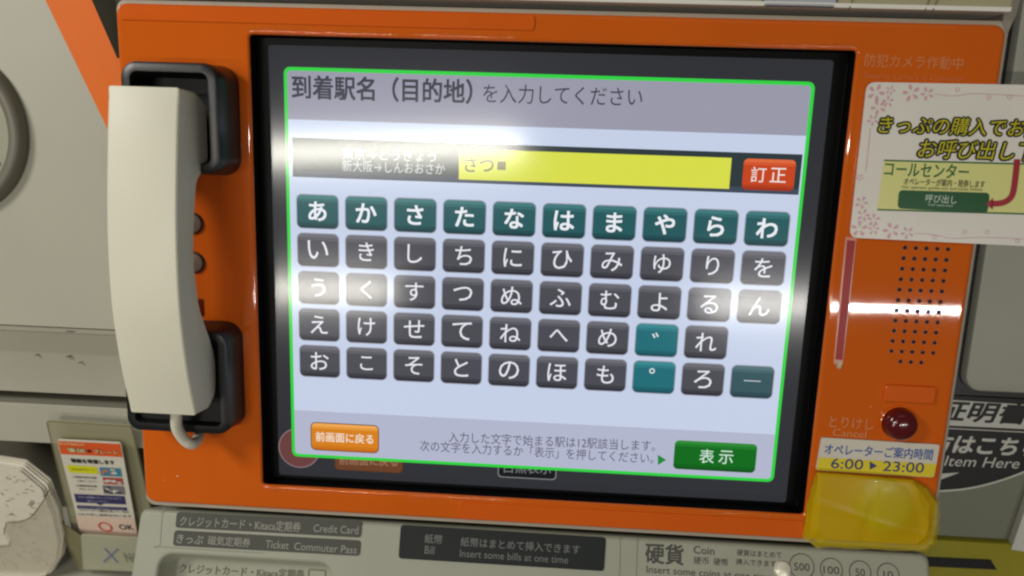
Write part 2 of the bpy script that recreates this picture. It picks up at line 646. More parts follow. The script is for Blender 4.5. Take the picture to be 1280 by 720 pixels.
# ---------------- right strip of the face: loudspeaker holes, buttons, printing
mb = MB()
h0, h1, h2 = at(1131, 309.5, PW), at(1185, 309.5, PW), at(1112, 438.6, PW)
for r_ in range(12):
    for c_ in (range(5) if r_ < 11 else range(1, 4)):
        cx = h0.x + (h1.x - h0.x) * c_ / 4
        cy = h0.y + (h2.y - h0.y) * r_ / 10 + 0.0012 * (1 if r_ > 20 else 0)
        ids = mb.add([(x, y, PW + 0.00025) for x, y in circle(cx, cy, 0.00122, 14)])
        mb.face(ids, 0)
        a = mb.add([(x, y, PW + 0.0002) for x, y in circle(cx, cy, 0.0015, 14)])
        mb.face(a, 1)
part('speaker_grille', mb, [mat('hole_black', (34, 18, 10), 0.8), mat('orange_hole_rim', (168, 74, 18), 0.3)], machine)

p = at(1126, 531, PW + 0.004)
mb = MB()
prof = [(0.0112, 0.0), (0.0112, 0.0008), (0.0103, 0.0012)]
mb.loft([[(x, y, PW + h) for x, y in circle(p.x, p.y, r, 40)] for r, h in prof], 1, cap1=False)
prof = [(0.0100, 0.0002), (0.0098, 0.0042), (0.0092, 0.0062), (0.0078, 0.0076), (0.0055, 0.0086), (0.0028, 0.0091), (0.0004, 0.0092)]
mb.loft([[(x, y, PW + h) for x, y in circle(p.x, p.y, r, 40)] for r, h in prof], 0, cap1=True)
part('cancel_button', mb, [mat('dark_red_plastic', (92, 16, 22), 0.16, coat=0.5), ORANGE_LID], machine, smooth=50, label='dark red domed cancel button')

PALE = mat('pale_orange_print', (218, 138, 82), 0.4)
mb = MB()
wr(mb, '防犯カメラ作動中', 1081, 75, 1204, 79.5, 16, PW + 0.0003)
wr(mb, 'Security Camera in Operation', 1080, 95, 1205, 99.5, 9, PW + 0.0003, 1)
part('camera_notice', mb, [PALE, mat('faded_orange_print', (216, 118, 58), 0.4)], machine)
mb = MB()
wr(mb, 'とりけし', 1037, 527, 1092, 530.5, 14, PW + 0.0003)
wr(mb, 'Cancel', 1041, 540, 1083, 543, 9, PW + 0.0003)
part('cancel_lettering', mb, PALE, machine)

# hours sticker
SW = PW + 0.0016
c4 = [at(1027, 547, SW), at(1175, 556, SW), at(1167.5, 597, SW), at(1020, 588, SW)]
outl = quad_round(c4, 0.0018)
mb = MB()
mb.prism(outl, PW + 0.0003, SW, 0)
d0, d1 = at(1022.8, 571.5, SW), at(1171, 580, SW)
low = quad_round([d0, d1, c4[2], c4[3]], 0.0004)
mb.poly(quad_round([d0 + Vector((0.0001, 0)), d1 - Vector((0.0001, 0)), c4[2] + Vector((-.0004, .0002)), c4[3] + Vector((.0004, .0002))], 0.0014), SW + 0.0001, 1)
stick = part('hours_sticker', mb, [PAPER, mat('yellow_print', (226, 206, 30), 0.45)], machine, label='white and yellow sticker of operator hours')
mb = MB()
wr(mb, 'オペレーターご案内時間', 1031, 561, 1166, 568.5, 13.5, SW + 0.0002, 0, bold=0.012)
part('lettering', mb, mat('blue_print', (52, 92, 168), 0.5), stick)
mb = MB()
wr(mb, '6:00', 1039, 579, 1079, 581, 12.5, SW + 0.0002, 1, bold=0.01)
wr(mb, '23:00', 1104, 582.5, 1155, 585, 12.5, SW + 0.0002, 1, bold=0.01)
mb.poly([at(1087, 576.5, SW), at(1087, 587, SW), at(1096.5, 582.3, SW)], SW + 0.0002, 1)
part('hours_lettering', mb, [mat('blue_print', (52, 92, 168), 0.5), mat('slate_blue_print', (52, 62, 110), 0.5)], stick)

# dark red tag strip under the big sign
TW = PW + 0.0005
mb = MB()
c4 = [at(1057, 296, TW), at(1071, 297, TW), at(1053.5, 456, TW), at(1042, 455, TW)]
mb.prism(quad_round(c4, 0.0006), PW + 0.0002, TW, 1)
c4 = [at(1059, 300, TW), at(1069, 301, TW), at(1053, 450, TW), at(1044, 449, TW)]
mb.poly(quad_round(c4, 0.0003), TW + 0.0002, 0)
mb.poly([at(1044.3, 451, TW), at(1052.8, 452, TW), at(1051, 461, TW), at(1046, 460, TW)], TW + 0.0002, 2)
part('red_strip', mb, [mat('dark_red_film', (164, 26, 26), 0.3, spec=0.25), mat('pale_pink_film', (214, 130, 104), 0.2), mat('worn_film', (190, 168, 130), 0.35, noise=0.4, nscale=500)], machine)

# small chips in the paint
for x, y, r in ((222, 595, 1.6), (206, 600, 0.8), (1088, 508, 0.9), (1010, 664, 0.8)):
    mb = MB()
    p = at(x, y, PW)
    mb.poly([(p.x + r * 0.0004 * math.cos(a) * (1.5 + 0.5 * math.sin(a * 3)), p.y + r * 0.00025 * math.sin(a + 0.4)) for a in [k * 0.9 for k in range(7)]], PW + 0.0002)
    part('paint_chip', mb, mat('chipped_paint', (236, 196, 150), 0.5), machine)

# round call buttons and a little mark beside the handset
for (x, y) in ((241, 279), (243, 328)):
    p = at(x, y, PW)
    mb = MB()
    mb.loft([[(q[0], q[1], PW + h) for q in circle(p.x, p.y, r)] for r, h in ((0.0068, 0), (0.0068, 0.0008), (0.0062, 0.0009))], 1, cap1=False)
    mb.loft([[(q[0], q[1], PW + h) for q in circle(p.x, p.y, r)] for r, h in ((0.0061, 0), (0.0060, 0.0022), (0.0054, 0.0026))], 0)
    part('round_button', mb, [mat('grey_button_plastic', (120, 108, 96), 0.45), BLACK], machine, smooth=40)
mb = MB()
a, b = at(243, 373, PW), at(254, 394, PW)
mb.box(a.x, b.y, PW - 0.001, b.x, a.y, PW + 0.0012)
part('indicator_window', mb, mat('dark_red_window', (110, 28, 14), 0.2), machine)

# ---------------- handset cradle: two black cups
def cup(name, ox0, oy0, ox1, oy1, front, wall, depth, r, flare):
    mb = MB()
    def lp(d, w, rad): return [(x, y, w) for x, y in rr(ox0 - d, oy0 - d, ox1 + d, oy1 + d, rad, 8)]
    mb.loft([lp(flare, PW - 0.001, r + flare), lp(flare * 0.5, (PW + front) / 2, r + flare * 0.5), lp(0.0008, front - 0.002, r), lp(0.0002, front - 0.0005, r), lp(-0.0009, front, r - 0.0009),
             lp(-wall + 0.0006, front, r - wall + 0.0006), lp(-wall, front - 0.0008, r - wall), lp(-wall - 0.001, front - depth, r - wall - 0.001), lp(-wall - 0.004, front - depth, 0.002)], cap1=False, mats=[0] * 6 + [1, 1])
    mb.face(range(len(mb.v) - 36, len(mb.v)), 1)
    part(name, mb, [CRADLE, CUPSHADE], machine, smooth=35)


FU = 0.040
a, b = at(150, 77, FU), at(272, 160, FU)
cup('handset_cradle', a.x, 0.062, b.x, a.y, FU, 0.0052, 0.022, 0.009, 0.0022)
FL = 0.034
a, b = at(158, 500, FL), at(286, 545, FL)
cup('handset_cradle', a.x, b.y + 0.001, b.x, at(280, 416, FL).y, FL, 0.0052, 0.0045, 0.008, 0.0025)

# ---------------- console below the face
CA = math.radians(22)
FC = Matrix.Translation((0, -0.1645, 0.012)) @ Matrix.Rotation(CA, 4, 'X').inverted()
FC = Matrix(((1, 0, 0, 0), (0, math.cos(CA), math.sin(CA), -0.1645), (0, -math.sin(CA), math.cos(CA), 0.012), (0, 0, 0, 1)))
kl, kr = at(173, 650, 0, FC).x, at(1163, 705, 0, FC).x
KY = -0.16
# opening for the card slot pocket
s0, s1 = at(200, 697, 0, FC), at(414, 712, 0, FC)
mb = MB()
sx0, sx1, sy1 = s0.x, s1.x, at(300, 698.5, 0, FC).y
sy0 = sy1 - 0.06


def cl(d, w): return [(x, y, w) for x, y in rr(kl + d, KY + d, kr - d, -d, 0.005, 6)]


def sl(d, w): return [(x, y, w) for x, y in rr(sx0 - d, sy0 - d, sx1 + d, sy1 + d, 0.0085 + d, 6)]


mb.loft([cl(0, -0.05), cl(0, -0.0025), cl(0.0008, -0.0007), cl(0.0026, 0.0), cl(0.0032, 0.0), sl(0.0026, 0.0), sl(0.0022, 0.0), sl(0.0007, -0.0007), sl(0, -0.0022), sl(-0.0035, -0.016), sl(-0.005, -0.017)], cap1=True)
console = part('console', mb, CONSOLE, machine, FC, smooth=45)
GLOSSG = mat('dark_grey_label', (80, 80, 73), 0.5, spec=0.25, noise=0.03)
BILLK = mat('charcoal_label', (38, 42, 43), 0.5, spec=0.2, noise=0.03)
LET1 = mat('pale_grey_print', (150, 150, 138), 0.5)
LET2 = mat('grey_print', (112, 116, 112), 0.5)
LET3 = mat('dark_grey_print', (74, 74, 68), 0.5)
LET4 = mat('olive_grey_print', (104, 100, 76), 0.5)


def plate(name, corners, m, rows, ml):
    mb = MB()
    c = [at(x, y, 0.0006, FC) for x, y in corners]
    mb.prism(quad_round(c, 0.0022), -0.0002, 0.0006, 0)
    for s, x0, y0, x1, y1, h, b in rows:
        wr(mb, s, x0, y0, x1, y1, h, 0.0008, 1, FC, bold=b)
    part(name, mb, [m, ml], console)


plate('label_plate', [(221, 640), (452.5, 652), (451, 672), (219, 659.5)], GLOSSG,
      [('クレジットカード・Kitaca定期券', 225, 651, 376, 659, 12.5, 0.008), ('Credit Card', 392, 660, 448, 663, 9.5, 0.004)], LET1)
plate('label_plate', [(218, 663), (451, 676), (449.5, 695), (216, 682)], GLOSSG,
      [('きっぷ', 221, 673, 254, 675, 11, 0.012), ('磁気定期券', 260, 675, 313, 678.5, 11.5, 0.008), ('Ticket', 332, 680, 361, 681.8, 9.5, 0.004), ('Commuter Pass', 368, 682.5, 446, 687.5, 9.5, 0.004)], LET1)
plate('label_plate', [(501, 656), (757.5, 672), (755, 714), (498, 698)], BILLK,
      [('紙幣', 531, 673, 553, 674.5, 11.5, 0.01), ('Bill', 531, 687, 543, 688, 10, 0.004),
       ('紙幣はまとめて挿入できます', 576, 677, 725, 687, 11.5, 0.008), ('Insert some bills at one time', 575, 691.5, 710, 700, 9, 0.004)], LET2)
mb = MB()
wr(mb, '硬貨', 807, 691, 854, 694, 25, 0.0003, 0, FC, bold=0.022)
wr(mb, 'Coin', 867, 687, 893, 689, 9.5, 0.0003, 0, FC, bold=0.006)
wr(mb, '硬币', 867, 700.5, 886, 701.5, 9, 0.0003, 0, FC)
wr(mb, '硬幣', 892, 702, 910, 703, 9, 0.0003, 0, FC)
wr(mb, '硬貨はまとめて', 921, 690.5, 977, 694, 8, 0.0003, 0, FC)
wr(mb, '挿入できます', 920, 702, 970, 705, 8, 0.0003, 0, FC)
wr(mb, 'Insert some coins at one time', 808, 711.5, 965, 722, 9, 0.0003, 0, FC)
part('coin_lettering', mb, LET3, console)
for x, y, r, s in ((1002, 708, 0.0080, '500'), (1039, 712, 0.0072, '100'), (1075, 715, 0.0070, '50'), (1110, 718, 0.0070, '10')):
    mb = MB()
    p = at(x, y, 0, FC)
    ring(mb, p.x, p.y, r - 0.0005, r, 0.0003)
    hw = 0.0050 if len(s) == 3 else 0.0030
    write(mb, s, (p.x - hw, p.y - 0.0003), (p.x + hw, p.y - 0.0003), 0.0046, 0.0003, 0)
    part('coin_mark', mb, LET3, console)
mb = MB()
lines = [[(797, 673), (795, 730)], [(775.5, 672), (775, 710), (773, 730)]]
FAINT = mat('faint_grey_print', (132, 130, 112), 0.5)
for l in lines:
    mb = MB()
    strip(mb, [at(x, y, 0, FC) for x, y in l], 0.0005, 0.0002)
    part('printed_line', mb, FAINT, console)
mb = MB()
o = [at(x, y, 0, FC) for x, y in ((222, 637), (206, 636.2), (203.5, 639), (200.5, 680), (202, 683.5), (330, 691.5))]
strip(mb, smooth_path([(p.x, p.y, 0) for p in o], 5) and [Vector((q.x, q.y)) for q in smooth_path([(p.x, p.y, 0) for p in o], 5)], 0.0004, 0.0002)
part('outline_print', mb, FAINT, console)
mb = MB()
wr(mb, 'クレジットカード・Kitaca定期券', 224, 710.5, 380, 718.5, 12, -0.0165, 0, FC, bold=0.004)
i0 = at(386, 713, -0.0165, FC)
c = rr(i0.x, i0.y - 0.012, i0.x + 0.0115, i0.y + 0.0005, 0.0008)
strip(mb, c + c[:1], 0.0006, -0.0165)
part('slot_lettering', mb, LET4, console)
# sparkle beside the coin marks, put into a whitish jagged bump
mb = MB()
p = at(978, 712, 0, FC)
rng = random.Random(8)
loops = []
for h, rad in ((0, 0.0052), (0.0016, 0.0044), (0.0022, 0.002), (0.0024, 0.0004)):
    loops.append([(p.x + x * (1 + 0.25 * rng.random()), p.y + y * (1 + 0.25 * rng.random()), h) for x, y in circle(0, 0, rad, 12)])
mb.loft(loops)
part('sparkle_bump', mb, mat('sparkle_white', (245, 240, 220), 0.3, metal=0.3), console)

# ---------------- upper housing above the face
FT = Matrix.Translation((0, 0.1668, 0.020))
ux1 = at(1262, 22, 0.020).x
mb = MB()
mb.loft([[(x, y, w) for y, w in ((-0.0022, -0.03), (-0.0022, 0.0), (0.0, 0.0008), (0.0004, -0.0004), (0.0004, -0.03))] for x in (-0.2575, ux1)], cap0=True)
part('metal_lip', mb, LIPSHEEN, machine, FT)
# face of the housing leaning out above the lip
mb = MB()
mb.loft([[(x, y, w) for y, w in ((0.0005, -0.03), (0.0005, -0.0005), (0.14, 0.006), (0.14, -0.03))] for x in (-0.2575, ux1)], cap0=True)
hous = part('housing', mb, mat('beige_housing_paint', (172, 164, 128), 0.45, noise=0.04, nscale=12, bump=0.08), machine, FT)
FH = Matrix.Translation((0, 0.1673, 0.0197)) @ Matrix.Rotation(math.atan2(0.0065, 0.1395), 4, 'X')


def hrect(mb, x0, x1, y0, y1, w, m=0):
    a, b = at(x0, 8, 0.0, FH).x, at(x1, 12, 0.0, FH).x
    mb.poly(rr(a, y0, b, y1, 0.0012), w, m)


FHl = FT.inverted() @ FH
mb = MB()
hrect(mb, 655, 940, 0.0008, 0.05, 0.0006)
part('display_window', mb, mat('smoked_window', (46, 44, 34), 0.2), hous, FHl)
mb = MB()
hrect(mb, 470, 655, 0.001, 0.05, 0.0006)
part('yellow_plate', mb, mat('yellow_green_plate', (206, 202, 96), 0.4), hous, FHl)
mb = MB()
a, b = at(952, 5, 0, FH), at(1046, 5, 0, FH)
mb.poly(rr(a.x, a.y - 0.0012, b.x, 0.05, 0.003), 0.0006, 1)
mb.poly(rr(a.x + 0.001, a.y - 0.0002, b.x - 0.001, 0.049, 0.002), 0.0009, 0)
part('housing_label', mb, [mat('pale_blue_print', (176, 178, 190), 0.5), mat('navy_print', (40, 42, 60), 0.5)], hous, FHl)
for x0, y0, x1, y1 in ((1060, 14, 1068, -6), (1154, 16, 1164, -6), (1164, 16.5, 1174, -6)):
    mb = MB()
    strip(mb, [at(x0, y0, 0, FH), at(x1, y1, 0, FH)], 0.0006, 0.0007)
    part('joint_line', mb, mat('dark_joint', (84, 78, 58), 0.6), hous, FHl)
# bevelled end bracket at the top right corner
mb = MB()
e0 = at(1254, 20, 0.012)
mb.prism([(e0.x, 0.1605), (e0.x + 0.0035, 0.1545), (e0.x + 0.0068, 0.165), (e0.x + 0.016, 0.26), (e0.x + 0.012, 0.26), (e0.x, 0.166)], -0.01, 0.0125)
part('end_bracket', mb, mat('grey_bracket', (150, 142, 128), 0.45), machine)

# dark carcass behind everything
mb = MB()
mb.box(PX0 + 0.0015, -0.17, -0.17, PX1 - 0.0015, 0.30, PW - 0.0215)
part('cabinet', mb, DARK, machine)
Wi = W0.inverted()
mb = MB()
mb.box(PX0 + 0.01, 0.10, 0.0, PX1 - 0.01, 0.45, 1.0)
part('plinth', mb, DARK, machine, Wi)

# ================================================================== telephone handset
hand = thing('telephone_handset', 'cream telephone handset resting in the black cradle left of the screen', 'telephone handset')
front = [(0.1075, 0.0600), (0.0879, 0.0633), (0.0679, 0.0660), (0.0449, 0.0688), (0.0249, 0.0704), (0.0020, 0.0710), (-0.0199, 0.0700), (-0.0490, 0.0657), (-0.0780, 0.0587)]
fp = smooth_path([(v, w, 0) for v, w in front], 4)
back = [(-0.0795, 0.0430), (-0.0765, 0.0372), (-0.0714, 0.0325), (-0.0571, 0.0310), (-0.0440, 0.0335), (-0.0241, 0.0437), (-0.0135, 0.0484), (0.0106, 0.0520), (0.0290, 0.0505), (0.0467, 0.0472),
        (0.0560, 0.0445), (0.0610, 0.0390), (0.0655, 0.0318), (0.0700, 0.0296), (0.0784, 0.0292), (0.0940, 0.0290), (0.1000, 0.0296), (0.1040, 0.0350), (0.1069, 0.0420)]
bp = smooth_path([(v, w, 0) for v, w in back], 3)
prof = [(p.x, p.y) for p in fp] + [(p.x, p.y) for p in bp]
HU0, HU1 = -0.2347, -0.1953


def inset(poly, d):
    """Outline moved inward by d (outline runs clockwise or anticlockwise)."""
    n = len(poly)
    area = sum(poly[i][0] * poly[(i + 1) % n][1] - poly[(i + 1) % n][0] * poly[i][1] for i in range(n))
    sg = 1 if area > 0 else -1
    out = []
    for i in range(n):
        a, b = Vector(poly[i - 1]), Vector(poly[(i + 1) % n])
        t = (b - a).normalized()
        out.append((poly[i][0] - sg * t.y * d, poly[i][1] + sg * t.x * d))
    return out


mb = MB()
R_ = 0.0016
loops = []
for k in range(5):
    t = k / 4
    loops.append([(HU0 + R_ * (1 - math.cos(t * math.pi / 2)), v, w) for v, w in inset(prof, R_ * (1 - math.sin(t * math.pi / 2)))])
right = [[(HU0 + HU1 - x, v, w) for x, v, w in l] for l in loops[::-1]]
mb.loft(loops + right, cap0=True, cap1=True)
part('handset_body', mb, CREAM, hand, smooth=40)
# cord leaving the mouthpiece
mb = MB()
c0 = at(216, 518, 0.050)
cord = [(c0.x, -0.074, 0.048), (c0.x + 0.0005, -0.082, 0.047)]
for x, y, w in ((221, 534, 0.044), (229, 548, 0.040), (239, 555, 0.037), (246, 551, 0.031)):
    q = at(x, y, w)
    cord.append((q.x, q.y, w))
q = at(250, 540, 0.022)
cord.append((q.x, q.y, 0.022))
tube(mb, smooth_path(cord, 6), 0.0034, 12)
part('cord', mb, CREAM, hand, smooth=60)

# ================================================================== laminated call-centre notice
SG = PW + 0.0022
sign = thing('notice', 'laminated white notice with pink blossoms and a green call button picture', 'notice')
c4 = [at(1084, 102.5, SG), at(1062, 297, SG)]
top_d = (at(1279, 106, SG) - c4[0]).normalized()
bot_d = (at(1279, 307.5, SG) - c4[1]).normalized()
c4 = [c4[0], c4[0] + top_d * 0.178, c4[1] + bot_d * 0.182, c4[1]]
outl = quad_round(c4, 0.005)
mb = MB()
mb.prism(outl, PW + 0.0012, SG, 0)
LAM = mat('laminated_paper', (236, 231, 222), 0.22, noise=0.03, nscale=20, bump=0.06, bscale=120)
part('card', mb, LAM, sign)
GR = mat('green_print', (22, 104, 44), 0.3)
GBT = mat('dark_green_print', (10, 84, 40), 0.3)
LIME = mat('lime_print', (228, 226, 146), 0.28)
YEL = mat('yellow_lettering', (206, 196, 30), 0.3)
INK = mat('black_lettering', (26, 26, 14), 0.3)
REDP = mat('crimson_print', (168, 34, 52), 0.3)
PINK = mat('pink_print', (218, 170, 178), 0.3)
WHT = mat('mint_white_print', (206, 224, 208), 0.3)
BRN = mat('brown_lettering', (74, 58, 30), 0.3)
mb = MB()
e = SG + 0.0002
edge = lambda y: [at(1105.5, y, e), at(1279, y + 4.5, e)]
dd = (at(1279, 205, e) - at(1105, 200.5, e)).normalized()
gA, gB = at(1105, 200.5, e), at(1096.5, 262, e)
gA2, gB2 = gA + dd * 0.115, gB + dd * 0.117
mb.poly([gB, gB2, gA2, gA], e, 0)
part('colour_band', mb, LIME, sign)
for g0, g1 in ((gA, gA2), (gB, gB2)):
    mb = MB()
    strip(mb, [g0, g1], 0.0009, e + 0.0001)
    part('green_rule', mb, GR, sign)
for (s, x0, y0, x1, y1, h) in (('きっぷの購入でお困りの方は', 1099, 155.5, 1400, 163, 20.5), ('お呼び出し下さい', 1149, 185.5, 1345, 191, 22)):
    mb = MB()
    a, b = at(x0, y0, e), at(x1, y1, e)
    h_ = h * 0.000478
    write(mb, s, a, b, h_, e, 0, bold=0.092, shear=0.16)
    write(mb, s, a, b, h_, e + 0.0002, 1, bold=0.0, shear=0.16)
    part('headline', mb, [INK, YEL], sign)
mb = MB()
wr(mb, 'コールセンター', 1106, 210.5, 1211, 215, 17.5, e + 0.0002, 0, bold=0.016)
wr(mb, 'オペレーターが案内・発券します', 1130, 226.5, 1231, 230.5, 9, e + 0.0002, 1, bold=0.012)
wr(mb, 'Our operator guides you and issues tickets.', 1127, 234, 1229, 237.5, 4.6, e + 0.0002, 1)
part('band_lettering', mb, [GR, BRN], sign)
mb = MB()
c = [at(1123.5, 237.5, e), at(1237, 241, e), at(1234, 266.5, e), at(1121.5, 260.5, e)]
mb.poly(quad_round(c, 0.0026), e + 0.0003, 0)
wr(mb, '呼び出し', 1157, 247.5, 1196, 250, 10, e + 0.0005, 1, bold=0.004)
wr(mb, 'Call operator', 1160, 256, 1192, 257.5, 3.6, e + 0.0005, 1)
part('call_button_picture', mb, [GBT, WHT], sign)
mb = MB()
ap = smooth_path([(p.x, p.y, 0) for p in (at(1271, 199, e), at(1269, 220, e), at(1265.5, 242, e), at(1259, 250.5, e), at(1250, 254, e), at(1239, 254.5, e))], 5)
strip(mb, [(p.x, p.y) for p in ap], 0.0034, e + 0.0004, 0)
tip, q1, q2 = at(1232, 255, e), at(1241, 247.5, e), at(1240.5, 262, e)
mb.poly([tip, q2, q1], e + 0.0004, 0)
part('arrow', mb, REDP, sign)



def blossom(mb, x, y, r, rot, w):
    p = at(x, y, w)
    for k in range(5):
        a = rot + 2 * math.pi * k / 5
        d, n = Vector((math.cos(a), math.sin(a))), Vector((-math.sin(a), math.cos(a)))
        o = p + d * r * 0.22
        mb.poly([o, o + d * r * 0.45 - n * r * 0.22, o + d * r * 0.85 - n * r * 0.14, o + d * r * 0.72, o + d * r * 0.85 + n * r * 0.14, o + d * r * 0.45 + n * r * 0.22], w)


mb = MB()
for x, y, r in ((1095, 116, 9), (1113, 113, 5), (1139, 116, 9), (1159, 117, 7), (1110, 127, 6), (1098, 134, 8), (1091, 150, 6),
                (1075, 222, 4), (1077, 253, 7), (1079, 269, 7), (1092, 275, 7), (1074, 286, 9), (1092, 287, 6), (1114, 288, 9), (1134, 291, 7)):
    blossom(mb, x, y, r * 0.00052, x * 0.7, e)
for pts in ([(1168, 117), (1190, 120), (1215, 117), (1245, 118), (1279, 120)], [(1143, 292), (1165, 293), (1190, 298), (1215, 297), (1245, 297), (1279, 299)],
            [(1088, 160), (1085, 190), (1082, 215)]):
    sp = smooth_path([(*at(x, y, e), 0) for x, y in pts], 5)
    strip(mb, [(p.x, p.y) for p in sp], 0.0004, e)
for x, y in ((1197, 112), (1236, 122), (1262, 121), (1206, 290), (1234, 290), (1168, 296), (1272, 301)):
    p = at(x, y, e)
    ring(mb, p.x, p.y, 0.0009, 0.0013, e, n=12)
part('blossom_print', mb, PINK, sign)

# ================================================================== yellow plastic cover taped at the lower right of the face
cover = thing('plastic_cover', 'crumpled translucent yellow plastic cover taped below the operator hours sticker', 'plastic cover')
ol = [(1021, 590), (1090, 595), (1144, 599), (1160, 608), (1176, 628), (1175.5, 655), (1172, 679), (1158, 691), (1090, 688), (1022, 686), (1004, 673), (1010, 630), (1017, 603)]
il = [(1023, 592), (1090, 597), (1141, 601), (1153, 611), (1166, 631), (1165, 655), (1160, 675), (1150, 683), (1090, 680), (1033, 677), (1019, 666), (1021, 630), (1023, 603)]
bump_c = Vector(at(1112, 640, PW + 0.012))


def dense(pts, k=5):
    out = []
    for i, p in enumerate(pts):
        q = pts[(i + 1) % len(pts)]
        out += [Vector(p).lerp(Vector(q), t / k) for t in range(k)]
    return out


ow = dense([at(x, y, PW + 0.002) for x, y in ol])
iw = dense([at(x, y, PW + 0.0085) for x, y in il])
cen = sum(iw, Vector((0, 0))) / len(iw)


def cover_h(p):
    d = ((p.x - bump_c.x) ** 2 + ((p.y - bump_c.y) * 0.95) ** 2) ** 0.5 / 0.0185
    h = 0.0080 + 0.0021 / (1 + d ** 6)
    h += 0.00016 * math.sin(p.x * 200 + p.y * 90)
    for (x, y, nx, ny, a, s_) in ((1040, 629, 0.25, 0.97, 0.0004, 0.002), (1085, 612, 0.99, -0.1, -0.0008, 0.003), (1150, 645, 0.9, 0.4, 0.0007, 0.002)):
        e1 = (p - Vector(at(x, y, PW))).dot(Vector((nx, ny)))
        h += a * math.exp(-(e1 / s_) ** 2)
    return h


mb = MB()
loops = [[(p.x, p.y, PW + 0.0010 + 0.0006 * math.sin(i * 1.7)) for i, p in enumerate(ow)]]
loops.append([((p.x + q.x) / 2, (p.y + q.y) / 2, PW + 0.0058 + 0.0005 * math.sin(i * 2.1)) for i, (p, q) in enumerate(zip(ow, iw))])
for k in range(18):
    s = 1 - k / 17.5
    l = []
    for p in iw:
        q = cen + (p - cen) * s
        l.append((q.x, q.y, PW + cover_h(q) - (0.0010 if k == 0 else 0)))
    loops.append(l)
mb.loft(loops)
FILM = mat('yellow_film', (222, 194, 4), 0.3, alpha=0.66, coat=0.15)
part('film', mb, FILM, cover, smooth=16)
mb = MB()
mb.loft([[(x, y, PW + h) for x, y in circle(bump_c.x, bump_c.y, r, 40)] for r, h in ((0.0165, 0.0003), (0.0163, 0.0056), (0.0150, 0.0073), (0.010, 0.0083), (0.004, 0.0086), (0.0005, 0.0087))])
part('round_knob', mb, mat('lime_yellow_plastic', (176, 172, 24), 0.4), machine, smooth=50)
# the knob stands on the face under the film

# ================================================================== counter unit on the left
unit = thing('counter_unit', 'grey white counter unit with an orange stripe left of the ticket machine', 'counter')
LW = -0.03
mb = MB()
lv = lambda y, w=LW: at(70, y, w).y
lu = at(-160, 300, LW).x
ru = PX0 - 0.0015
pA, pB = at(147, 73, LW), at(115, 0, LW)
pT = pB + (pB - pA).normalized() * 0.08
vt = pT.y
mb.prism([(lu, lv(408.5)), (-0.2550, lv(408.5)), (-0.2550, pA.y), (pA.x, pA.y), (pT.x, vt), (lu, vt)], -0.06, LW)
up = part('upper_panel', mb, WALLG, unit)
mb = MB()
q0, q1 = at(57, 0, LW), at(140, 172, LW)
k = (q1 - q0).normalized()
mb.poly([q0 - k * 0.08, q0 + k * 0.16, Vector((-0.2551, (q0 + k * 0.16).y)), Vector((-0.2551, pA.y)), pA, pT], LW + 0.0004)
part('orange_stripe', mb, mat('orange_stripe_paint', (228, 108, 18), 0.55, spec=0.25, noise=0.02), up)
# ledge and lower body as one profile run along the counter
cz, sz = math.cos(TILT), math.sin(TILT)
W1 = -0.050


def run(mb, prof, x0, x1, m=0, cap=True):
    mb.loft([[(x, v, w) for v, w in prof] for x in (x0, x1)], m, cap0=cap, cap1=cap)


mb = MB()
prof = [(lv(409.5), -0.07), (lv(409.5), -0.0335), (lv(411), -0.0315), (lv(416.5), -0.0322), (lv(417.4), -0.0338), (lv(418.5), -0.0328), (lv(446), -0.040), (lv(448), -0.0405), (lv(499), -0.0425), (lv(500), -0.0445), (lv(500), -0.07)]
run(mb, prof, lu, -0.2550)
part('ledge', mb, mat('cream_grey_ledge', (166, 162, 146), 0.5, noise=0.05, nscale=12, bump=0.1), unit, smooth=20)
# chips and scratches on the ledge
mb = MB()
rng = random.Random(5)
for x, y, r in ((85, 446, 5), (99, 453.5, 3), (52, 427.5, 4), (45, 444, 4), (95, 411, 12)):
    mb = MB()
    p = at(x, y, -0.0385)
    pts = [(p.x + r * 0.00045 * rng.uniform(.5, 1) * math.cos(a * .9), p.y + r * 0.00014 * rng.uniform(.4, 1) * math.sin(a * .9) + 0.0003 * math.cos(a * .9)) for a in range(7)]
    mb.loft([[(a, b, -0.043) for a, b in pts], [(a, b, -0.0378 if y > 420 else -0.0318) for a, b in pts]])
    part('scratch', mb, mat('scratched_metal', (96, 88, 72), 0.6), unit)
mb = MB()
yv = lv(506.5, -0.0425)
vb = (yv - 0.031, -0.0445)           # lower edge of the front board, which stands upright
bk = (vb[0] + 0.05 * sz, vb[1] - 0.05 * cz)             # back of the recess under it
dk = at(92, 700, -0.10)
# desk through dk running level
foot = at(92, 694, -0.118)
d0 = (foot.y, -0.118)
back_d = ((d0[0] + 0.05 * sz), d0[1] - 0.05 * cz)
front_d = (d0[0] - 0.12 * sz, d0[1] + 0.12 * cz)
prof = [(yv, -0.075), (yv, -0.0430), (yv - 0.0006, -0.0425), vb, (vb[0] + 0.004 * sz, vb[1] - 0.004 * cz), (vb[0] + 0.05 * sz, vb[1] - 0.05 * cz), back_d, d0, front_d,
        (front_d[0] - 0.02, front_d[1] - 0.01), (back_d[0] - 0.02, -0.22), (yv, -0.22)]
run(mb, prof, lu, ru - 0.001)
part('lower_body', mb, mat('pale_grey_body', (166, 163, 147), 0.5, noise=0.05, nscale=12, bump=0.1), unit, smooth=20)
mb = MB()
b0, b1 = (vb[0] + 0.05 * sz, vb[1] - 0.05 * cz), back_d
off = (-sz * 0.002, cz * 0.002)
run(mb, [(b0[0] + off[0], b0[1] + off[1]), (b1[0] + off[0], b1[1] + off[1]), b1, b0], lu + 0.001, ru - 0.002)
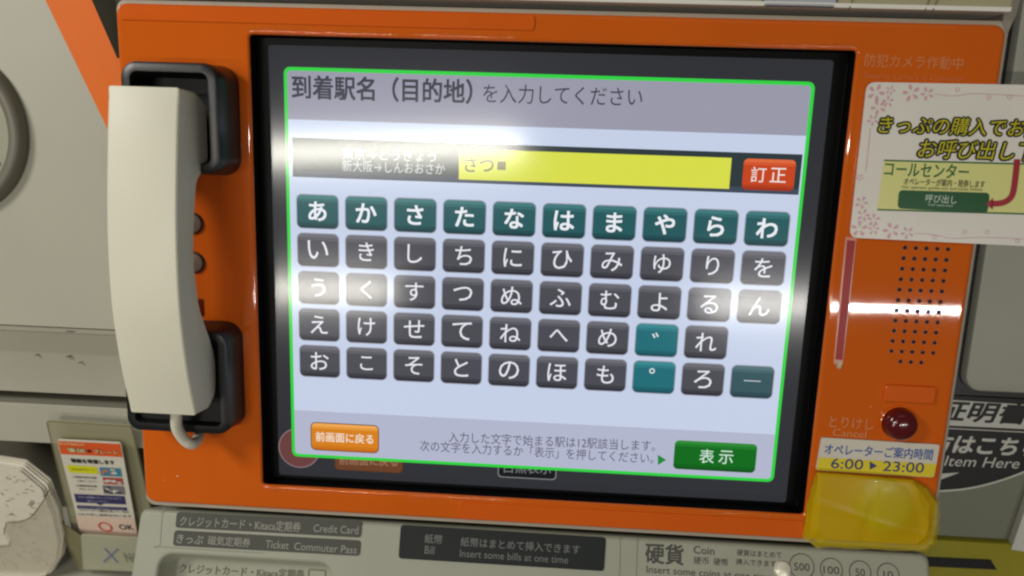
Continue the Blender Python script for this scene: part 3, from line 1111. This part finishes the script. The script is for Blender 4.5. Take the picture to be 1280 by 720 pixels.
part('recess_shade', mb, mat('recess_shade_grey', (98, 93, 80), 0.6, noise=0.06), unit)  # darker sheet before the recess wall, its shade put into the colour
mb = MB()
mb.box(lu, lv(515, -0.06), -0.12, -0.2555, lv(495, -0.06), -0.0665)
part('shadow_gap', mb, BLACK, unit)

# round fitting at the left edge
dial = thing('round_fitting', 'grey round dished fitting on the counter panel at the left edge', 'round fitting')
mb = MB()
p = at(-66, 163, LW)
rad = (at(36, 163, LW) - p).length
prof = [(1.0, 0.0), (1.0, 0.004), (0.97, 0.0075), (0.92, 0.009), (0.86, 0.0085), (0.81, 0.005), (0.79, 0.0012), (0.5, 0.0012), (0.02, 0.0012)]
mb.loft([[(x, y, LW + h) for x, y in circle(p.x, p.y, rad * r, 72)] for r, h in prof], mats=[0, 0, 0, 0, 0, 0, 1, 1], cap1=False)
part('ring', mb, [mat('grey_ring_plastic', (112, 108, 94), 0.45), mat('pale_dish_plastic', (150, 150, 130), 0.5)], dial, smooth=50)
mb = MB()
q = at(-2, 204, LW)
mb.prism(circle(q.x, q.y, 0.002, 16), LW, LW + 0.0025)
part('pin', mb, BLACK, dial)

# ================================================================== acrylic holder with its writing card
vd = CR.transposed() @ Vector(((369 - 640) / FPX, -(1726 - 360) / FPX, -1.0))
hv = Vector((0, -vd.y, -vd.z)).normalized()
hu = Vector((1, 0, 0))
hn = hu.cross(hv)
o2 = at(120, 610, -0.052)
FA = Matrix((hu, hv, hn)).transposed().to_4x4()
FA.translation = Vector((o2.x, o2.y, -0.052))
ACR = mat('frosted_acrylic', (176, 172, 138), 0.18, alpha=0.55, coat=0.3)
ACE = mat('acrylic_edge', (120, 114, 78), 0.3, alpha=0.8)
hold = thing('acrylic_holder', 'olive tinted acrylic holder standing between the paper slips and the ticket machine', 'holder', FA)


def A(x, y, w=0.0): return at(x, y, w, FA)


mb = MB()
mb.prism(quad_round([A(58, 526, -0.004), A(164, 533, -0.004), A(206, 712, -0.004), A(103, 714, -0.004)], 0.003), -0.006, -0.004)
part('back_plate', mb, ACR, hold)
mb = MB()
eo = quad_round([A(58, 526, -0.004), A(164, 533, -0.004), A(206, 712, -0.004), A(103, 714, -0.004)], 0.003)
strip(mb, list(eo) + [eo[0]], 0.0008, -0.0037)
part('plate_edge', mb, ACE, hold)
mb = MB()
PF = 0.007
fq = [A(101, 669, PF), A(196, 675, PF), A(200, 716, PF), A(104, 711.5, PF)]
mb.prism(quad_round(fq, 0.001), PF - 0.0015, PF)
part('front_pocket', mb, mat('frosted_pocket', (182, 182, 156), 0.3, alpha=0.8), hold)
mb = MB()
w0_, w1_, w2_, w3_ = A(67, 647.5, -0.003), fq[0], fq[3], A(97, 711, -0.003)
ids = mb.add([(w0_.x, w0_.y, -0.003), (w1_.x, w1_.y, PF), (w2_.x, w2_.y, PF), (w3_.x, w3_.y, -0.003)])
ids2 = mb.add([(w0_.x - 0.0012, w0_.y, -0.004), (w1_.x - 0.0012, w1_.y, PF - 0.001), (w2_.x - 0.0012, w2_.y, PF - 0.001), (w3_.x - 0.0012, w3_.y, -0.004)])
mb.face(ids)
mb.face(ids2[::-1])
for i in range(4):
    j = (i + 1) % 4
    mb.face((ids[i], ids2[i], ids2[j], ids[j]))
part('side_wing', mb, ACE, hold)
mb = MB()
strip(mb, [A(131, 685, PF), A(147, 703, PF)], 0.0016, PF + 0.0003)
strip(mb, [A(147.5, 686, PF), A(130, 702, PF)], 0.0016, PF + 0.0005)
part('cross_print', mb, mat('slate_blue_ink', (112, 124, 150), 0.5), hold)
mb = MB()
wr(mb, 'NG', 156, 697, 174, 698, 11, PF + 0.0003, 0, FA, bold=0.01)
part('pocket_lettering', mb, mat('grey_ink', (134, 136, 120), 0.5), hold)

wcard = thing('writing_card', 'orange headed white instruction card with a red ring standing in the acrylic holder', 'card', FA)
k0, k1, k2, k3 = A(71, 549.5), A(151, 553.5), A(180, 712), A(112, 709)
mb = MB()
mb.prism(quad_round([k0, k1, k2, k3], 0.0022), -0.0009, 0.0)
card = part('sheet', mb, PAPER, wcard)


def bil(s, t):
    """Point of the card, s across and t down its visible part (0 to 1 at the pocket)."""
    a = [(71, 549.5), (151, 553.5), (173, 671.5), (100, 668.5)]
    x = (a[0][0] * (1 - s) + a[1][0] * s) * (1 - t) + (a[3][0] * (1 - s) + a[2][0] * s) * t
    y = (a[0][1] * (1 - s) + a[1][1] * s) * (1 - t) + (a[3][1] * (1 - s) + a[2][1] * s) * t
    return A(x, y)


def cquad(mb, s0, t0, s1, t1, w, m=0):
    mb.poly([bil(s0, t1), bil(s1, t1), bil(s1, t0), bil(s0, t0)], w, m)


def cw(mb, s, s0, s1, t, h, w, m=0, bold=0.0):
    write(mb, s, bil(s0, t), bil(s1, t), h, w, m, bold=bold)


mb = MB()
cquad(mb, 0.012, 0.012, 0.988, 0.15, 0.0002, 0)
part('heading_band', mb, mat('orange_red_print', (226, 92, 36), 0.4), wcard)
mb = MB()
cquad(mb, 0.01, 0.80, 0.99, 1.0, 0.0002, 0)
part('answer_band', mb, mat('pale_pink_print', (222, 196, 178), 0.5), wcard)
mb = MB()
cw(mb, '耳の不自由な方', 0.03, 0.42, 0.035, 0.0022, 0.0004, 0, 0.01)
cw(mb, '筆談', 0.14, 0.42, 0.098, 0.0048, 0.0004, 1, 0.05)
cw(mb, 'プレート', 0.55, 0.93, 0.10, 0.0046, 0.0004, 1, 0.05)
cw(mb, '筆談', 0.14, 0.42, 0.098, 0.0044, 0.0006, 0, 0.005)
cw(mb, 'プレート', 0.55, 0.93, 0.10, 0.0042, 0.0006, 0, 0.005)
p = bil(0.48, 0.10)
mb.poly(circle(p.x, p.y, 0.0018, 16), 0.0004, 1)
part('heading', mb, [mat('cream_print', (244, 226, 170), 0.5), mat('dark_brown_print', (96, 30, 12), 0.5)], wcard)
mb = MB()
cw(mb, '筆談を希望します', 0.15, 0.84, 0.212, 0.0044, 0.0003, 0, 0.03)
cw(mb, '①発券内容を記載', 0.12, 0.50, 0.385, 0.0022, 0.0003, 0, 0.012)
cw(mb, 'お書きください', 0.17, 0.50, 0.425, 0.0018, 0.0003, 0, 0.006)
cw(mb, '②確認後係員', 0.14, 0.48, 0.475, 0.0022, 0.0003, 0, 0.012)
cw(mb, '呼出しボタン', 0.18, 0.46, 0.51, 0.0018, 0.0003, 0, 0.006)
cw(mb, 'オペレーターの案内に従って、OKか', 0.10, 0.93, 0.735, 0.0024, 0.0003, 0, 0.012)
cw(mb, 'NGで示し発券を行います', 0.06, 0.95, 0.778, 0.0024, 0.0003, 0, 0.012)
cw(mb, 'OK', 0.71, 0.95, 0.895, 0.0062, 0.0004, 0, 0.02)
part('lettering', mb, BLACKP, wcard)
mb = MB()
a, b = bil(0.08, 0.34), bil(0.53, 0.265)
mb.poly(rr(a.x, a.y, b.x, b.y, 0.0016), 0.0003, 0)
cw(mb, 'こちらのプレート', 0.12, 0.50, 0.30, 0.0022, 0.0005, 1, 0.012)
part('speech_bubble', mb, [mat('lemon_print', (216, 216, 20), 0.5), BLACKP], wcard)
for (s0, t0, s1, t1, cols) in ((0.58, 0.27, 0.92, 0.36, ((58, 132, 156), (200, 120, 90))), (0.60, 0.375, 0.92, 0.445, ((172, 64, 60), (206, 190, 190))), (0.57, 0.46, 0.92, 0.55, ((120, 116, 124), (62, 56, 70)))):
    mb = MB()
    cquad(mb, s0, t0, s1, t1, 0.0003, 0)
    rng = random.Random(int(s0 * 100 + t0 * 1000))
    for q in range(7):
        sa, ta = rng.uniform(s0, s1 - 0.09), rng.uniform(t0, t1 - 0.025)
        cquad(mb, sa, ta, sa + rng.uniform(0.04, 0.09), ta + rng.uniform(0.012, 0.025), 0.0004 + q * 0.00003, 1 + q % 2)
    part('picture', mb, [mat('picture_ink_%d_%d_%d' % cols[0], cols[0], 0.5), mat('picture_ink_%d_%d_%d' % cols[1], cols[1], 0.5), WHITEP], wcard)
mb = MB()
cquad(mb, 0.07, 0.565, 0.90, 0.655, 0.0003, 0)
cw(mb, '左から順番にチェックをいれて', 0.13, 0.84, 0.592, 0.0022, 0.0005, 1, 0.006)
cw(mb, '指さしください', 0.27, 0.62, 0.63, 0.0022, 0.0005, 1, 0.006)
mb.poly([bil(0.40, 0.655), bil(0.47, 0.675), bil(0.54, 0.655)][::-1], 0.0003, 0)
cquad(mb, 0.07, 0.685, 0.90, 0.72, 0.0003, 0)
cw(mb, 'オペレーターを呼び出してください', 0.11, 0.86, 0.703, 0.0020, 0.0005, 1, 0.006)
part('navy_band', mb, [mat('navy_band_print', (48, 44, 94), 0.5), mat('pale_lilac_print', (186, 184, 210), 0.5)], wcard)
mb = MB()
p = bil(0.475, 0.90)
ring(mb, p.x, p.y, 0.0043, 0.0057, 0.0005)
part('red_ring', mb, mat('red_ring_ink', (206, 60, 44), 0.5), wcard)

# ================================================================== pile of paper slips in its tray at the lower left
slips = thing('paper_pile', 'pile of cut cornered paper slips with faint writing at lower left', 'paper pile', FA)
PB = -0.004
base = [(-60, 571), (0, 576), (31, 581), (58, 604), (71, 637), (78, 670), (75, 691), (62, 712), (46, 715), (-60, 712)]
rng = random.Random(11)
for k in range(5):
    mb = MB()
    dx, dy = (4 - k) * 0.9 + rng.uniform(-1, 1), -(4 - k) * 1.6
    pts = [A(x + dx + (2.5 * (4 - k) / 4 if x > 40 else 0), y + (dy if y < 650 else 0), PB) for x, y in base]
    w1 = PB + 0.0013 * k
    mb.prism(quad_round(pts, 0.0015, 3), w1, w1 + 0.0009)
    part('sheet', mb, mat('slip_paper_%s' % ('grey', 'warm', 'white')[k % 3], ((212, 206, 190), (222, 214, 196), (234, 229, 216))[k % 3], 0.6, noise=0.05, nscale=60), slips)
mb = MB()
wt = PB + 0.0013 * 4 + 0.0012
for q in range(70):
    x, y = rng.uniform(1, 64), rng.uniform(592, 706)
    if x > 40 and y < 615:
        continue
    a = rng.uniform(-0.3, 0.9)
    L = rng.uniform(2, 7)
    strip(mb, [A(x, y, wt), A(x + L * math.cos(a), y + L * math.sin(a), wt)], rng.uniform(0.0003, 0.0007), wt + q * 0.000002)
wr(mb, '発', 36, 628, 42, 631, 9, wt, 0, FA)
part('writing', mb, mat('pencil_grey', (120, 114, 102), 0.6), slips)
tray = thing('acrylic_tray', 'clear acrylic tray front with a scooped thumb cut across the paper slips', 'tray', FA)
mb = MB()
tw = wt + 0.0016
sc = smooth_path([(*A(x, y, tw), 0) for x, y in ((61, 613), (54, 626), (45, 639), (36, 648), (22, 652.5), (8, 653))], 5)
poly = [Vector((p.x, p.y)) for p in sc] + [A(5, 668, tw), A(12, 682, tw), A(-60, 686, tw), A(-60, 714, tw), A(46, 717, tw), A(64, 714, tw), A(77, 692, tw), A(80, 668, tw), A(73, 634, tw)]
mb.prism(poly[::-1], tw - 0.0012, tw)
part('front', mb, mat('clear_acrylic', (206, 200, 180), 0.15, alpha=0.28, coat=0.3), tray)
mb = MB()
strip(mb, [(p.x, p.y) for p in sc] + [A(5, 668, tw)], 0.0007, tw + 0.0002)
strip(mb, [A(-20, 684, tw), A(3, 683, tw), A(12, 682, tw), A(13, 676, tw)], 0.0006, tw + 0.0002)
part('cut_edge', mb, mat('acrylic_cut_edge', (74, 70, 54), 0.3), tray)

# ================================================================== certificate machine at the right
cert = thing('certificate_machine', 'grey certificate machine with black sign and yellow slot behind right side', 'certificate machine')
RW = -0.062
ru0 = at(1150, 500, RW).x
ru1 = at(1420, 400, RW).x
mb = MB()
vbot = at(1240, 678, RW).y
mb.box(ru0 - 0.02, at(1240, 760, RW).y - 0.1, -0.17, ru1, at(1240, -80, RW).y, RW - 0.006)
part('body', mb, mat('grey_machine_body', (128, 130, 112), 0.5, noise=0.05, nscale=12), cert)
mb = MB()
mb.prism(rr(ru0 - 0.01, at(1240, 497, RW).y, ru1, at(1240, -80, RW).y, 0.002), RW - 0.006, RW - 0.003)
part('black_surround', mb, BLACK, cert)
mb = MB()
ul = at(1223, 370, RW + 0.004).x
o = [(d, h) for d, h in ((0, -0.004), (0, 0.0015), (0.0008, 0.0032), (0.0028, 0.004))]
mb.loft([[(x, y, RW + h) for x, y in rr(ul + d, at(1250, 489, RW).y + d, ru1 - d, at(1240, -80, RW).y - d, 0.012 - d, 10)] for d, h in o])
part('upper_panel', mb, SIDEG, cert, smooth=40)
sw = RW - 0.0022
mb = MB()
crv = smooth_path([(*at(x, y, sw), 0) for x, y in ((1130, 614.5), (1172, 613), (1205, 610.5), (1240, 603), (1280, 589), (1330, 565), (1380, 535))], 5)
crv = [Vector((p.x, p.y)) for p in crv]
top = [at(1380, 505, sw), at(1130, 491, sw)]
mb.prism((crv + top), RW - 0.006, sw, 0)
strip(mb, [p + Vector((0, -0.0005)) for p in crv], 0.0014, sw + 0.0002, 1)
mb.poly([at(1130, 529, sw), at(1380, 541, sw), at(1380, 512, sw), at(1130, 496, sw)], sw + 0.0002, 1)
strip(mb, [at(1130, 532.6, sw), at(1380, 545, sw)], 0.0007, sw + 0.0002, 1)
mb.poly([at(1168, 592.5, sw), at(1170, 601.5, sw), at(1199, 590.5, sw)], sw + 0.0002, 1)
wsign = part('sign_panel', mb, [BLACKP, WHITEP], cert)
mb = MB()
wr(mb, '証明書', 1172, 512.5, 1286, 518.5, 24.5, sw + 0.0004, 1, bold=0.03, shear=0.28)
wr(mb, '方はこちら', 1164, 553.5, 1300, 560, 23, sw + 0.0004, 0, bold=0.03, shear=0.22)
wr(mb, 'Item Here', 1182, 576, 1275, 579.5, 12.5, sw + 0.0004, 0, shear=0.22)
part('lettering', mb, [WHITEP, BLACKP], wsign)
mb = MB()
yb = at(1240, 678, RW).y
mb.loft([[(x, y, w) for y, w in ((yb, RW - 0.006), (yb, RW - 0.004), (yb - 0.0012, RW - 0.001), (yb - 0.06, RW + 0.018), (yb - 0.06, RW - 0.006))] for x in (ru0 - 0.02, ru1)], cap0=True)
bez = part('yellow_bezel', mb, mat('olive_yellow_plastic', (160, 150, 14), 0.4, noise=0.05), cert, smooth=30)
FY = Matrix.Translation((0, yb - 0.0012, RW - 0.001)) @ Matrix.Rotation(-math.atan2(0.019, 0.0588), 4, 'X')
mb = MB()
c = [at(1140, 695, 0, FY), at(1238, 699.5, 0, FY), at(1245.5, 712, 0, FY), at(1138, 707, 0, FY)]
mb.poly([c[3], c[2], c[1], c[0]], 0.0006)
part('card_slot', mb, mat('slot_black', (10, 10, 10), 0.6), bez, FY)
wp = thing('paper_sheet', 'white sheet corner stuck on the grey certificate machine at the right edge', 'paper')
mb = MB()
pw_ = RW + 0.001
pp = [at(1264, 687, pw_), at(1330, 697, pw_), at(1360, 580, pw_), at(1300, 585, pw_)]
mb.prism(quad_round(pp, 0.0004), RW - 0.005, pw_)
part('sheet', mb, WHITEP, wp)
